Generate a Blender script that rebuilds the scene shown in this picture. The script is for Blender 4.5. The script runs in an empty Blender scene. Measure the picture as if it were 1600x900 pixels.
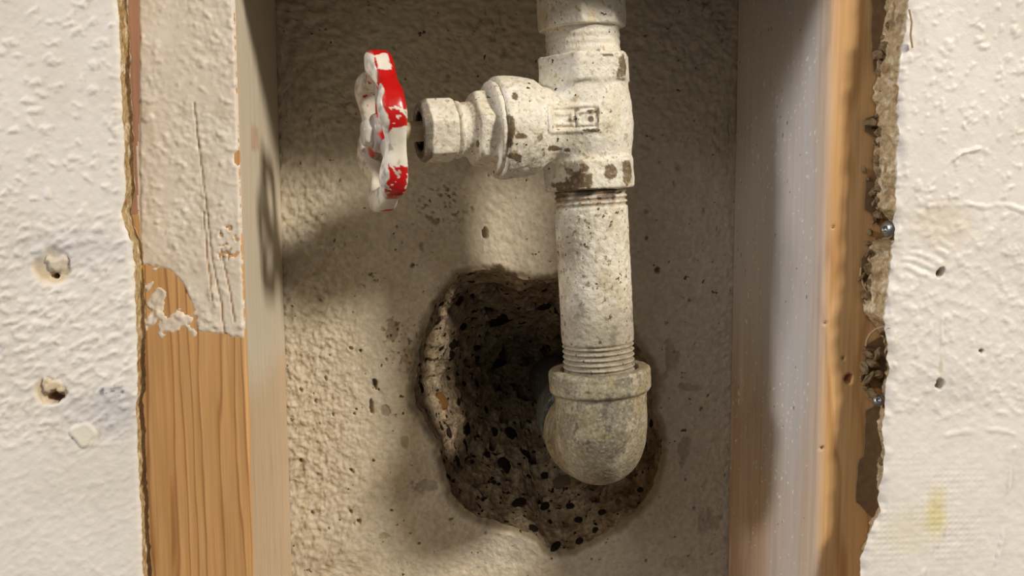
import bpy, math, random
import numpy as np
from mathutils import Matrix, Vector
from mathutils.bvhtree import BVHTree

random.seed(7)
rng = np.random.default_rng(7)
SC = bpy.context.scene
COL = SC.collection

# ------------------------------------------------------------------ camera
# metres; X right, Y into the wall (stud fronts at Y = 0), Z up
FPX = 1493.0
CAM = np.array([0.0, -0.3152, 0.0])
def cam_basis(yaw, p, r):
    cy, sy = math.cos(yaw), math.sin(yaw); cp, sp = math.cos(p), math.sin(p)
    f = np.array([sy*cp, cy*cp, -sp]); ri = np.array([cy, -sy, 0.0]); up = np.cross(ri, f)
    c, s = math.cos(r), math.sin(r)
    return c*ri + s*up, -s*ri + c*up, f
RI, UP, FW = cam_basis(0.0957, 0.1003, -0.0045)
cd = bpy.data.cameras.new('camera')
cam = bpy.data.objects.new('camera', cd); COL.objects.link(cam)
cd.sensor_width = 36.0; cd.lens = FPX/1600*36.0; cd.clip_start = 0.01; cd.clip_end = 50
cam.matrix_world = Matrix(((RI[0], UP[0], -FW[0], CAM[0]), (RI[1], UP[1], -FW[1], CAM[1]),
                           (RI[2], UP[2], -FW[2], CAM[2]), (0, 0, 0, 1)))
SC.camera = cam
def ray(x, y): return FW*FPX + RI*(x-800) - UP*(y-450)
def P(x, y, Y):                       # point of the plane at depth Y that shows at photo pixel x, y
    d = ray(x, y); return CAM + d*((Y-CAM[1])/d[1])

# ------------------------------------------------------------------ light
w = bpy.data.worlds.new('world'); SC.world = w; w.use_nodes = True
bg = w.node_tree.nodes['Background']
bg.inputs[0].default_value = (1.0, 0.93, 0.84, 1); bg.inputs[1].default_value = 0.13
SC.view_settings.view_transform = 'Standard'; SC.view_settings.look = 'None'
SC.view_settings.exposure = 0.0; SC.view_settings.gamma = 1.0; SC.view_settings.use_curve_mapping = False
def lamp(name, direction, dist, sx, sy, power, color):
    d = Vector(direction).normalized(); ld = bpy.data.lights.new(name, 'AREA')
    ld.shape = 'RECTANGLE'; ld.size = sx; ld.size_y = sy; ld.energy = power; ld.color = color
    o = bpy.data.objects.new(name, ld); COL.objects.link(o)
    o.location = Vector((0.03, 0.0, -0.03)) + d*dist
    o.rotation_euler = (-d).to_track_quat('-Z', 'Y').to_euler()
    return o
lamp('ceiling_and_fill_light', (0.633, -0.59, 0.50), 2.4, 0.30, 0.30, 56, (1.0, 0.92, 0.80))
lamp('ceiling_and_fill_light', (-4.4, -1.25, 1.75), 2.4, 0.45, 0.30, 28, (0.96, 0.96, 0.98))
lamp('ceiling_and_fill_light', (-0.45, -0.75, 0.62), 2.6, 0.9, 0.5, 6, (1.0, 0.95, 0.88))  # added soft fill that lifts the recess and hole, no known fixture

# ------------------------------------------------------------------ helpers
def lin(c):
    c = np.asarray(c, float)/255.0
    return np.where(c <= 0.04045, c/12.92, ((c+0.055)/1.055)**2.4)
def hash3(i, j, k, seed):
    with np.errstate(over='ignore'):
        h = (i.astype(np.uint32)*np.uint32(374761393) + j.astype(np.uint32)*np.uint32(668265263)
             + k.astype(np.uint32)*np.uint32(2147483647) + np.uint32((seed*974711 + 12345) & 0xffffffff))
        h = (h ^ (h >> np.uint32(13)))*np.uint32(1274126177)
        h = (h ^ (h >> np.uint32(16)))*np.uint32(2246822519)
        h = h ^ (h >> np.uint32(13))
    return (h >> np.uint32(9)).astype(np.int64) & 255
GRAD = np.random.default_rng(3).normal(size=(256, 3)); GRAD /= np.linalg.norm(GRAD, axis=1)[:, None]
NROT = np.array([[0.36, 0.48, -0.8], [-0.8, 0.60, 0.0], [0.48, 0.64, 0.6]])
def vnoise(p, scale, seed=0):         # gradient noise, about -1..1; p (N,3) metres, scale = feature size in metres
    q = (np.asarray(p)@NROT)/(scale*1.25) + 1000.37
    f = np.floor(q).astype(np.int64); d = q - f; t = d*d*d*(d*(d*6-15)+10)
    i, j, k = f[:, 0], f[:, 1], f[:, 2]; u, v, ww = t[:, 0], t[:, 1], t[:, 2]; x, y, z = d[:, 0], d[:, 1], d[:, 2]
    r = 0
    for a in (0, 1):
        for b in (0, 1):
            for c in (0, 1):
                g = GRAD[hash3(i+a, j+b, k+c, seed)]
                r = r + (g[:, 0]*(x-a)+g[:, 1]*(y-b)+g[:, 2]*(z-c))*(u if a else 1-u)*(v if b else 1-v)*(ww if c else 1-ww)
    return np.clip(r*1.7, -1, 1)
def fbm(p, scale, octv=3, seed=0, gain=0.5):
    r = 0; a = 1.0; n = 0
    for o in range(octv):
        r = r + a*vnoise(p, scale/2.03**o, seed+o*17); n += a; a *= gain
    return r/n
def sstep(a, b, x):
    t = np.clip((x-a)/(b-a), 0, 1); return t*t*(3-2*t)
def mixc(c, col, m):
    m = np.clip(m, 0, 1)[:, None]; return c*(1-m) + np.asarray(col)[None, :]*m

def link_mesh(name, me, m, parent=None):
    o = bpy.data.objects.new(name, me); COL.objects.link(o)
    if m is not None: me.materials.append(m)
    if parent is not None: o.parent = parent
    return o
def mk(name, v, f, m, parent=None, col=None, attr=None, smooth=True):
    v = np.ascontiguousarray(v, dtype=np.float32); f = np.ascontiguousarray(f, dtype=np.int32)
    me = bpy.data.meshes.new(name); nf, k = f.shape
    me.vertices.add(len(v)); me.vertices.foreach_set('co', v.ravel())
    me.loops.add(nf*k); me.loops.foreach_set('vertex_index', f.ravel())
    me.polygons.add(nf); me.polygons.foreach_set('loop_start', np.arange(0, nf*k, k, dtype=np.int32))
    me.polygons.foreach_set('use_smooth', np.full(nf, smooth, dtype=bool))
    me.update(calc_edges=True)
    if col is not None:
        c = np.ones((len(v), 4), np.float32); c[:, :3] = col
        a = me.attributes.new('Col', 'FLOAT_COLOR', 'POINT'); a.data.foreach_set('color', c.ravel())
    for kx, av in (attr or {}).items():
        a = me.attributes.new(kx, 'FLOAT', 'POINT'); a.data.foreach_set('value', np.ascontiguousarray(av, np.float32))
    return link_mesh(name, me, m, parent)
def gridf(nr, nc, wrap=False, flip=False):   # quad indices of an nr x nc grid (wrap in columns)
    r = np.arange(nr-1)[:, None]; c = np.arange(nc if wrap else nc-1)[None, :]
    c1 = (c+1) % nc
    q = np.stack([r*nc+c+0*r, r*nc+c1, (r+1)*nc+c1, (r+1)*nc+c], -1).reshape(-1, 4)
    return q[:, ::-1] if flip else q
def empty(name, loc=(0, 0, 0), rot=None):
    o = bpy.data.objects.new(name, None); COL.objects.link(o); o.empty_display_size = 0.01
    M = Matrix.Translation(Vector(loc)); o.matrix_world = M @ rot.to_4x4() if rot is not None else M
    return o
def tag(o, label, cat, group=None):
    o['label'] = label; o['category'] = cat
    if group: o['group'] = group
    return o
def struct(o, label=None, cat=None):
    o['kind'] = 'structure'
    if label: o['label'] = label; o['category'] = cat
    return o

# surface nets: f sampled on a grid -> quads
def surface_nets(F, org, h):
    S = F < 0; nx, ny, nz = F.shape
    cnt = np.zeros((nx-1, ny-1, nz-1), np.int8)
    for a in (0, 1):
        for b in (0, 1):
            for c in (0, 1): cnt += S[a:nx-1+a, b:ny-1+b, c:nz-1+c]
    act = (cnt > 0) & (cnt < 8); I = np.argwhere(act)
    idx = -np.ones(act.shape, np.int64); idx[act] = np.arange(len(I))
    pos = np.zeros((len(I), 3)); n = np.zeros(len(I))
    cor = [(a, b, c) for a in (0, 1) for b in (0, 1) for c in (0, 1)]
    for p in cor:
        for ax in range(3):
            if p[ax]: continue
            q = list(p); q[ax] = 1
            fa = F[I[:, 0]+p[0], I[:, 1]+p[1], I[:, 2]+p[2]]; fb = F[I[:, 0]+q[0], I[:, 1]+q[1], I[:, 2]+q[2]]
            m = (fa < 0) != (fb < 0); t = np.where(m, fa/np.where(m, fa-fb, 1), 0)
            pt = np.tile(np.array(p, float), (len(I), 1)); pt[:, ax] += t
            pos[m] += pt[m]; n[m] += 1
    V = org + h*(I + pos/n[:, None])
    faces = []
    for ax in range(3):
        o1, o2 = (ax+1) % 3, (ax+2) % 3
        sl = [slice(None)]*3; sl[ax] = slice(0, -1); s0 = S[tuple(sl)]
        sl[ax] = slice(1, None); s1 = S[tuple(sl)]
        E = np.argwhere(s0 != s1)
        E = E[(E[:, o1] > 0) & (E[:, o2] > 0) & (E[:, o1] < F.shape[o1]-1) & (E[:, o2] < F.shape[o2]-1)]
        g = []
        for d1, d2 in ((1, 1), (0, 1), (0, 0), (1, 0)):
            q = E.copy(); q[:, o1] -= d1; q[:, o2] -= d2; g.append(idx[q[:, 0], q[:, 1], q[:, 2]])
        q = np.stack(g, 1); inside = s0[E[:, 0], E[:, 1], E[:, 2]]
        q[~inside] = q[~inside][:, ::-1]
        faces.append(q)
    return V, np.concatenate(faces)
def sdf_mesh(fun, lo, hi, h, noise=None):   # millimetres in, metres out
    lo = np.array(lo, float); hi = np.array(hi, float)
    ax = [np.arange(lo[i], hi[i]+h, h) for i in range(3)]
    X, Y, Z = np.meshgrid(*ax, indexing='ij', sparse=False)
    F = fun(X, Y, Z)
    if noise is not None:
        m = np.abs(F) < 2.2
        p = np.stack([X[m], Y[m], Z[m]], 1)*0.001
        F[m] += noise(p)
    V, Q = surface_nets(F, lo, h)
    return V*0.001, Q
def smin(a, b, k):
    t = np.clip(0.5+0.5*(b-a)/k, 0, 1); return b*(1-t)+a*t-k*t*(1-t)
def smax(a, b, k): return -smin(-a, -b, k)
def poly_sd(r, z, pts):                     # signed distance to a closed 2-D polygon
    pts = np.array(pts, float); d = np.full(r.shape, 1e9); s = np.zeros(r.shape, bool)
    n = len(pts)
    for i in range(n):
        a = pts[i]; b = pts[(i+1) % n]; e = b-a
        wx = r-a[0]; wz = z-a[1]
        t = np.clip((wx*e[0]+wz*e[1])/(e@e), 0, 1)
        d = np.minimum(d, (wx-e[0]*t)**2+(wz-e[1]*t)**2)
        c = ((a[1] <= z) & (b[1] > z)) | ((b[1] <= z) & (a[1] > z))
        if a[1] != b[1]:
            s ^= c & (r < a[0]+(z-a[1])/(b[1]-a[1])*e[0])
    return np.where(s, -1, 1)*np.sqrt(d)
def ngon_sd(u, v, apo, n, corner):          # regular n-gon, one corner at angle `corner`
    ang = np.arctan2(v, u)-corner; st = 2*np.pi/n
    a = np.mod(ang, st)-st/2
    return np.hypot(u, v)*np.cos(a)-apo
def slab(z, a, b): return np.abs(z-(a+b)/2)-(b-a)/2
def prism(d2, dz, r):                       # rounded intersection of a 2-D shape and a slab
    x = d2+r; y = dz+r
    return np.minimum(np.maximum(x, y), 0)+np.hypot(np.maximum(x, 0), np.maximum(y, 0))-r

# ------------------------------------------------------------------ materials
def mat(name, color=None, rough=0.6, spec=0.3, nscale=600, namt=0.12, bumps=((900, 0.25, 0.0004),), speck=None, metal=0.0):
    m = bpy.data.materials.new(name); m.use_nodes = True; nt = m.node_tree; N = nt.nodes; L = nt.links
    b = N['Principled BSDF']; tc = N.new('ShaderNodeTexCoord')
    if color is None:
        at = N.new('ShaderNodeAttribute'); at.attribute_name = 'Col'; src = at.outputs['Color']
    else:
        rg = N.new('ShaderNodeRGB'); rg.outputs[0].default_value = (*lin(color), 1); src = rg.outputs[0]
    nz = N.new('ShaderNodeTexNoise'); nz.inputs['Scale'].default_value = nscale; nz.inputs['Detail'].default_value = 5
    L.new(tc.outputs['Object'], nz.inputs['Vector'])
    mr = N.new('ShaderNodeMapRange'); mr.inputs[1].default_value = 0.3; mr.inputs[2].default_value = 0.7
    mr.inputs[3].default_value = 1-namt; mr.inputs[4].default_value = 1+namt
    L.new(nz.outputs['Fac'], mr.inputs[0])
    mu = N.new('ShaderNodeMix'); mu.data_type = 'RGBA'; mu.blend_type = 'MULTIPLY'; mu.inputs[0].default_value = 1
    L.new(src, mu.inputs[6]); L.new(mr.outputs[0], mu.inputs[7]); cur = mu.outputs[2]
    for (sc, th, wd, c) in (speck or ()):
        n2 = N.new('ShaderNodeTexNoise'); n2.inputs['Scale'].default_value = sc; n2.inputs['Detail'].default_value = 3
        L.new(tc.outputs['Object'], n2.inputs['Vector'])
        m2 = N.new('ShaderNodeMapRange'); m2.inputs[1].default_value = th; m2.inputs[2].default_value = th+wd
        L.new(n2.outputs['Fac'], m2.inputs[0])
        mx = N.new('ShaderNodeMix'); mx.data_type = 'RGBA'; L.new(m2.outputs[0], mx.inputs[0])
        L.new(cur, mx.inputs[6]); mx.inputs[7].default_value = (*lin(c), 1); cur = mx.outputs[2]
    L.new(cur, b.inputs['Base Color'])
    b.inputs['Roughness'].default_value = rough; b.inputs['Specular IOR Level'].default_value = spec
    b.inputs['Metallic'].default_value = metal
    prev = None
    for sc, st, ds in bumps:
        n3 = N.new('ShaderNodeTexNoise'); n3.inputs['Scale'].default_value = sc; n3.inputs['Detail'].default_value = 4
        L.new(tc.outputs['Object'], n3.inputs['Vector'])
        bp = N.new('ShaderNodeBump'); bp.inputs['Strength'].default_value = st; bp.inputs['Distance'].default_value = ds
        L.new(n3.outputs['Fac'], bp.inputs['Height'])
        if prev is not None: L.new(prev, bp.inputs['Normal'])
        prev = bp.outputs['Normal']
    if prev is not None: L.new(prev, b.inputs['Normal'])
    return m
def wood_mat(name, light, mid, dark, period, face_paint):
    # bare pine with upright grain; attribute 'paint' mixes in a whitewash coat
    m = bpy.data.materials.new(name); m.use_nodes = True; nt = m.node_tree; N = nt.nodes; L = nt.links
    b = N['Principled BSDF']; tc = N.new('ShaderNodeTexCoord')
    mp = N.new('ShaderNodeMapping'); mp.inputs['Scale'].default_value = (0.45/period, 0.3/period, 9.0)
    L.new(tc.outputs['Object'], mp.inputs['Vector'])
    gn = N.new('ShaderNodeTexNoise'); gn.inputs['Scale'].default_value = 1; gn.inputs['Detail'].default_value = 3; gn.inputs['Roughness'].default_value = 0.45
    L.new(mp.outputs[0], gn.inputs['Vector'])
    sx = N.new('ShaderNodeSeparateXYZ'); L.new(tc.outputs['Object'], sx.inputs[0])
    ph = N.new('ShaderNodeMath'); ph.operation = 'MULTIPLY'; ph.inputs[1].default_value = 1/period; L.new(sx.outputs[0], ph.inputs[0])
    py_ = N.new('ShaderNodeMath'); py_.operation = 'MULTIPLY_ADD'; py_.inputs[1].default_value = 0.35/period
    L.new(sx.outputs[1], py_.inputs[0]); L.new(ph.outputs[0], py_.inputs[2])
    pn = N.new('ShaderNodeMath'); pn.operation = 'MULTIPLY_ADD'; pn.inputs[1].default_value = 3.2
    L.new(gn.outputs['Fac'], pn.inputs[0]); L.new(py_.outputs[0], pn.inputs[2])
    fr = N.new('ShaderNodeMath'); fr.operation = 'FRACT'; L.new(pn.outputs[0], fr.inputs[0])
    cr = N.new('ShaderNodeValToRGB'); e = cr.color_ramp.elements
    e[0].position = 0.0; e[0].color = (*lin(light), 1); e[1].position = 1.0; e[1].color = (*lin(light), 1)
    k = cr.color_ramp.elements.new(0.72); k.color = (*lin(mid), 1)
    k = cr.color_ramp.elements.new(0.86); k.color = (*lin(dark), 1)
    L.new(fr.outputs[0], cr.inputs[0])
    mp2 = N.new('ShaderNodeMapping'); mp2.inputs['Scale'].default_value = (900, 500, 22)
    L.new(tc.outputs['Object'], mp2.inputs['Vector'])
    fn = N.new('ShaderNodeTexNoise'); fn.inputs['Scale'].default_value = 1; fn.inputs['Detail'].default_value = 4
    L.new(mp2.outputs[0], fn.inputs['Vector'])
    mr = N.new('ShaderNodeMapRange'); mr.inputs[1].default_value = 0.3; mr.inputs[2].default_value = 0.7
    mr.inputs[3].default_value = 0.88; mr.inputs[4].default_value = 1.1; L.new(fn.outputs['Fac'], mr.inputs[0])
    mu = N.new('ShaderNodeMix'); mu.data_type = 'RGBA'; mu.blend_type = 'MULTIPLY'; mu.inputs[0].default_value = 1
    L.new(cr.outputs[0], mu.inputs[6]); L.new(mr.outputs[0], mu.inputs[7])
    at = N.new('ShaderNodeAttribute'); at.attribute_name = 'Col'
    ap = N.new('ShaderNodeAttribute'); ap.attribute_name = 'paint'
    # whitewash lies thin on the grain
    th = N.new('ShaderNodeMath'); th.operation = 'MULTIPLY_ADD'; L.new(fn.outputs['Fac'], th.inputs[0])
    th.inputs[1].default_value = 0.5; th.inputs[2].default_value = -0.25
    ad = N.new('ShaderNodeMath'); ad.operation = 'ADD'; ad.use_clamp = True
    L.new(th.outputs[0], ad.inputs[0]); L.new(ap.outputs['Fac'], ad.inputs[1])
    m3 = N.new('ShaderNodeMath'); m3.operation = 'MULTIPLY'; L.new(ad.outputs[0], m3.inputs[0])
    gt = N.new('ShaderNodeMath'); gt.operation = 'GREATER_THAN'; gt.inputs[1].default_value = 0.02; L.new(ap.outputs['Fac'], gt.inputs[0])
    L.new(gt.outputs[0], m3.inputs[1])
    mx = N.new('ShaderNodeMix'); mx.data_type = 'RGBA'; L.new(m3.outputs[0], mx.inputs[0])
    L.new(mu.outputs[2], mx.inputs[6]); L.new(at.outputs['Color'], mx.inputs[7])
    L.new(mx.outputs[2], b.inputs['Base Color'])
    b.inputs['Roughness'].default_value = 0.55; b.inputs['Specular IOR Level'].default_value = 0.3
    bp = N.new('ShaderNodeBump'); bp.inputs['Strength'].default_value = 0.25; bp.inputs['Distance'].default_value = 0.0003
    L.new(fn.outputs['Fac'], bp.inputs['Height']); L.new(bp.outputs['Normal'], b.inputs['Normal'])
    return m

M_wallpaint = mat('wall_paint', rough=0.5, spec=0.35, nscale=250, namt=0.03, bumps=((1500, 0.2, 0.0002), (330, 0.28, 0.0006)))
M_gypsum = mat('broken_gypsum', rough=0.95, spec=0.1, nscale=700, namt=0.3, bumps=((900, 0.8, 0.0008),))
M_concrete = mat('painted_concrete', rough=0.85, spec=0.15, nscale=500, namt=0.14, bumps=((420, 0.35, 0.0009), (1600, 0.3, 0.0003)),
                 speck=((330, 0.69, 0.05, (92, 76, 54)),))
M_cavity = mat('raw_concrete', rough=0.95, spec=0.1, nscale=450, namt=0.4, bumps=((450, 0.8, 0.0015), (1500, 0.5, 0.0005)),
               speck=((300, 0.62, 0.04, (30, 22, 15)),))
M_pebble = mat('aggregate_stone', (38, 30, 22), rough=0.8, spec=0.2, nscale=500, namt=0.4, bumps=((900, 0.5, 0.0005),))
M_pebble_o = mat('orange_stone', (122, 84, 40), rough=0.8, spec=0.2, nscale=500, namt=0.3, bumps=((900, 0.5, 0.0005),))
M_pebble_g = mat('grey_stone', (112, 98, 76), rough=0.85, spec=0.2, nscale=500, namt=0.3, bumps=((900, 0.5, 0.0005),))
M_valve = mat('cream_painted_brass', rough=0.48, spec=0.4, nscale=600, namt=0.13, bumps=((520, 0.55, 0.0007), (1500, 0.45, 0.0003)),
              speck=((620, 0.56, 0.18, (186, 164, 124)), (520, 0.685, 0.02, (74, 60, 44))))
M_red = mat('red_and_cream_enamel', rough=0.28, spec=0.5, nscale=400, namt=0.06, bumps=((500, 0.12, 0.0004),))
M_pipe = mat('pipe_paint', rough=0.62, spec=0.35, nscale=520, namt=0.18, bumps=((480, 0.65, 0.0009), (1300, 0.5, 0.0004)),
             speck=((560, 0.60, 0.08, (150, 136, 108)), (430, 0.655, 0.03, (96, 84, 64))))
M_galv = mat('weathered_galvanised_iron', rough=0.46, spec=0.5, nscale=900, namt=0.34, bumps=((1100, 0.5, 0.0004), (420, .3, .0006)), speck=((700, 0.56, 0.2, (182, 172, 148)), (380, 0.58, 0.14, (98, 92, 80))))
M_steel = mat('zinc_screw', (150, 150, 152), rough=0.3, spec=0.5, metal=0.85, nscale=900, namt=0.1, bumps=())
M_dark = mat('gap_shade', (16, 14, 12), rough=0.7, spec=0.3, bumps=())  # near-black tone for the shaded gap around the stem
M_lit_rim = mat('lit_rim_ring', (226, 222, 214), rough=0.5, bumps=())  # white for the lit end rim of the elbow band
M_stem = mat('stem_brass', (186, 172, 140), rough=0.45, spec=0.5, nscale=700, namt=0.15, bumps=((800, 0.2, 0.0003),))
M_paper = mat('torn_paper', (176, 152, 116), rough=0.9, spec=0.1, bumps=((1200, 0.4, 0.0003),))
M_yellow = mat('yellow_scrap', (214, 176, 84), rough=0.8, spec=0.2, bumps=((900, 0.3, 0.0003),))
M_glue_paper = mat('shaded_glue_paper', (126, 100, 72), rough=0.7, spec=0.25, nscale=400, namt=0.15, bumps=((500, 0.3, 0.0004),))  # glue and paper brown, toned as it looks in shade
M_wood_l = wood_mat('pine_amber', (212, 166, 112), (202, 154, 100), (168, 118, 72), 0.0042, 0)
M_wood_r = wood_mat('pine_golden', (212, 168, 116), (204, 158, 104), (186, 140, 88), 0.011, 0)

def dist2(p, px, py, Y, rx, rz, nz=0.0):    # elliptical distance on the plane at depth Y (sizes in photo pixels of that plane)
    c = P(px, py, Y); k = (Y-CAM[1])/FPX
    return np.hypot((p[:, 0]-c[0])/(rx*k), (p[:, 2]-c[2])/(rz*k)) + nz

# ------------------------------------------------------------------ concrete wall with the broken hole
YB = 0.089
def build_back():
    outl = [(750,422),(782,420),(802,434),(832,441),(868,433),(905,430),(945,450),(975,495),(996,545),(1014,575),(1020,640),
            (1035,690),(1029,735),(1002,790),(962,824),(922,848),(890,862),(856,858),(840,842),(815,828),(770,815),(735,800),
            (706,768),(691,725),(688,692),(662,652),(648,612),(655,560),(670,502),(690,462),(718,432)]
    c0 = P(845, 640, YB)
    pts = np.array([P(x, y, YB) for x, y in outl])[:, [0, 2]]-c0[[0, 2]]
    th = np.arctan2(pts[:, 1], pts[:, 0]); rr = np.hypot(pts[:, 0], pts[:, 1]); o = np.argsort(th)
    NT = 1300
    T = np.linspace(-np.pi, np.pi, NT, endpoint=False)
    R0 = np.interp(T, th[o], rr[o], period=2*np.pi)
    ct, st = np.cos(T), np.sin(T)
    ep = np.stack([c0[0]+R0*ct, np.zeros(NT), c0[2]+R0*st], 1)
    R0 = R0 + 0.0016*fbm(ep, 0.012, 2, 3) + 0.0011*fbm(ep, 0.0035, 2, 5)
    def border(x0, x1, z0, z1):
        tx = np.where(ct > 0, (x1-c0[0]), (x0-c0[0]))/np.where(np.abs(ct) < 1e-9, 1e-9, ct)
        tz = np.where(st > 0, (z1-c0[2]), (z0-c0[2]))/np.where(np.abs(st) < 1e-9, 1e-9, st)
        return np.minimum(np.abs(tx), np.abs(tz))
    R1 = border(-0.085, 0.165, -0.19, 0.10); R2 = border(-0.30, 0.38, -0.45, 0.40)
    q = np.linspace(0, 1, 255)**1.12
    rings = [R0+(R1-R0)*t for t in q]+[R1+(R2-R1)*t for t in np.linspace(0, 1, 26)[1:]]
    rad = np.array(rings)
    X = c0[0]+rad*ct; Z = c0[2]+rad*st; Dd = rad-R0[None, :]
    p = np.stack([X.ravel(), np.full(X.size, YB), Z.ravel()], 1); D = Dd.ravel()
    # relief: rough stucco at the left and top, smoother in the middle
    xl = P(445, 500, YB)[0]; kpx = (YB-CAM[1])/FPX
    left = 1-sstep(0.012, 0.038, p[:, 0]-xl)
    amp = 0.00035+0.00075*left+0.0004*sstep(-0.01, 0.05, p[:, 2])+0.0002*sstep(.09, .13, p[:, 0])
    n1 = fbm(p, 0.0028, 3, 11); n2 = fbm(p, 0.0014, 2, 23); n0 = fbm(p, 0.025, 2, 31)
    h = amp*(1.15*n1+0.6*n2)+0.0008*n0
    # step of a troweled patch: faint ledge
    col = np.tile(lin((206, 194, 171)), (len(p), 1))
    col = mixc(col, lin((186, 172, 148)), 0.6*sstep(-0.1, 0.5, n0))
    col = mixc(col, lin((214, 205, 186)), 0.6*sstep(0.1, 0.6, fbm(p, 0.018, 3, 41)))
    col = mixc(col, lin((168, 152, 124)), 0.5*left*sstep(0.1, -0.45, n1))
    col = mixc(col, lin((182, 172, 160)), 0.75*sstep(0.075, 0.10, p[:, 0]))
    # pits: (x, y, rx, ry, depth mm)
    pits = [(757,365,5,9,4),(1028,422,5,5,4),(645,415,4,4,3),(586,600,4,9,3),(580,636,4,13,3),(905,70,3,4,2),(700,296,3,3,2),
            (548,800,3,3,2),(560,815,4,4,2.5),(612,798,3,3,2),(1010,372,3,3,2),(660,385,4,7,1.5),(686,345,3,4,2),(520,648,3,3,2),
            (470,720,3,4,2),(548,735,3,3,2),(1078,470,3,3,2),(1100,330,3,4,1.5),(1060,262,4,3,1.5),(1020,215,3,4,1.5),(1096,640,3,3,2),
            (790,80,5,9,1.5),(548,545,4,4,2),(722,700,3,3,2),(563,548,3,3,2),(705,812,4,3,2),(655,850,3,3,2),(1085,795,3,3,1.5),
            (1010,330,4,4,1.5),(470,610,3,4,2),(700,140,4,4,1.2),(500,470,3,3,1.5),(1042,505,3,3,1.5)]
    for i in range(90):
        x = random.uniform(450, 1140); y = random.uniform(10, 890); s = random.uniform(1.2, 2.6)
        pits.append((x, y, s, s*random.uniform(.8, 1.6), random.uniform(.8, 2)))
    jit = 0.35*vnoise(p, 0.0011, 51)
    for x, y, rx, ry, d in pits:
        e = dist2(p, x, y, YB, rx, ry, jit); m = 1-sstep(0.55, 1.15, e)
        h -= m*d*0.001
    # flaked spots: grey cement showing
    jl = 1.1*fbm(p, 0.0045, 4, 61)
    for x, y, rx, ry, c, d in [(1050,556,20,24,(138,126,110),.5),(1028,600,22,16,(142,130,114),.3),(1078,606,20,8,(136,124,108),.4),(1068,700,11,26,(140,128,114),.5),
                            (1110,815,22,26,(146,136,122),.4),(612,517,11,17,(126,104,72),.5),(602,640,9,11,(120,110,92),.6),(585,602,8,12,(98,88,72),.6),
                            (632,690,9,15,(132,112,80),.4),(665,758,22,16,(134,124,108),.7),(640,570,12,30,(146,126,92),.25),
                            (470,735,10,18,(150,128,92),.4),(600,838,9,8,(150,128,88),.3),(780,860,60,26,(176,170,158),.2),(1080,880,40,22,(170,160,148),.2)]:
        e = dist2(p, x, y, YB, rx, ry, jl); m = 1-sstep(0.7, 0.95, e)
        col = mixc(col, lin(c), m*0.5); h -= m*d*0.001
    sp = sstep(0.25, 0.5, vnoise(p, 0.0012, 71))
    for x, y, rx, ry in [(580,438,26,22),(640,540,45,60),(612,517,24,30),(690,320,60,50),(690,470,20,40)]:
        m = (1-sstep(0.3, 1.1, dist2(p, x, y, YB, rx, ry)))*sp
        col = mixc(col, lin((116, 92, 60)), 0.75*m); h -= m*0.0004
    # hairline cracks at the top
    crk = np.abs(vnoise(p, 0.012, 81)+0.5*vnoise(p, 0.005, 82)); cm = (1-sstep(0.0, 0.035, crk))*sstep(0.005, 0.03, p[:, 2])*sstep(-.1, .3, vnoise(p, .02, 83))
    col = mixc(col, lin((90, 74, 54)), 0.6*cm); h -= 0.0004*cm
    # worn lip round the hole
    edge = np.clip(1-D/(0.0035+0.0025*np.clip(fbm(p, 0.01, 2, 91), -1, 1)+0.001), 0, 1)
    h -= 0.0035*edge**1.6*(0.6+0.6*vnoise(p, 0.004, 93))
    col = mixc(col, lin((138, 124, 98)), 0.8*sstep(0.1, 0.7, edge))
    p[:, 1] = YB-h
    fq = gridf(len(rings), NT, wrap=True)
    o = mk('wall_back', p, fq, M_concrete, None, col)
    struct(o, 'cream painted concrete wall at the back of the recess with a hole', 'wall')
    # cavity
    NR = 130; s = np.linspace(0, 1, NR)
    y0 = p[:NT, 1]
    pos = []
    for i, t in enumerate(s):
        shrink = 1-0.80*(0.10*sstep(0, .12, t)+0.90*t**1.15)
        R = R0*shrink*(1-0.0*t)+0.012*0*t
        R = R*(1-sstep(.3, 1, t)) + sstep(.3, 1, t)*(np.mean(R0)*shrink*0.4+R*0.6)
        dep = 0.012*sstep(0, .10, t)+0.085*t**0.9
        pos.append(np.stack([c0[0]+R*ct, y0*(1-t)+YB*t+dep, c0[2]+R*st+0.0*t], 1))
    # closing cap
    last = pos[-1]; cen = last.mean(0)+np.array([0, .01, 0])
    for t in (0.6, 0.2, 0.001): pos.append(cen+(last-cen)*t)
    pc = np.concatenate(pos); tt = np.repeat(np.concatenate([s, [1, 1, 1]]), NT)
    dirv = np.stack([np.tile(ct, NR+3), np.full(len(pc), -0.5), np.tile(st, NR+3)], 1)
    m = sstep(0, 0.03, tt)*(1-sstep(.985, 1, tt)*0.9)
    na = fbm(pc, 0.018, 3, 101); nb = fbm(pc, 0.0055, 3, 111); nc_ = vnoise(pc, 0.0025, 121)
    disp = m*(0.0042*na+0.0020*nb+0.0007*nc_)
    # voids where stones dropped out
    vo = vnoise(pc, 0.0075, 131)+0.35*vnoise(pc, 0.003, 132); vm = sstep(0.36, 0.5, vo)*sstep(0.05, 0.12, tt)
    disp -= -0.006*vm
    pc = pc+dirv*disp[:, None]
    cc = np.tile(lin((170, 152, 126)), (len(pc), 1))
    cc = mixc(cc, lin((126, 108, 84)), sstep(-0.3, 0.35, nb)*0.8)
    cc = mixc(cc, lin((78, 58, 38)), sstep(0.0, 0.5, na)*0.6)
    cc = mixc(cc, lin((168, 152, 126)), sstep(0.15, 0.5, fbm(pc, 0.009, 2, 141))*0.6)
    cc = mixc(cc, lin((26, 19, 13)), vm*0.95)  # voids painted near black, the shade of their depth put into the colour
    fc = gridf(NR+3, NT, wrap=True, flip=True)
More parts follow.
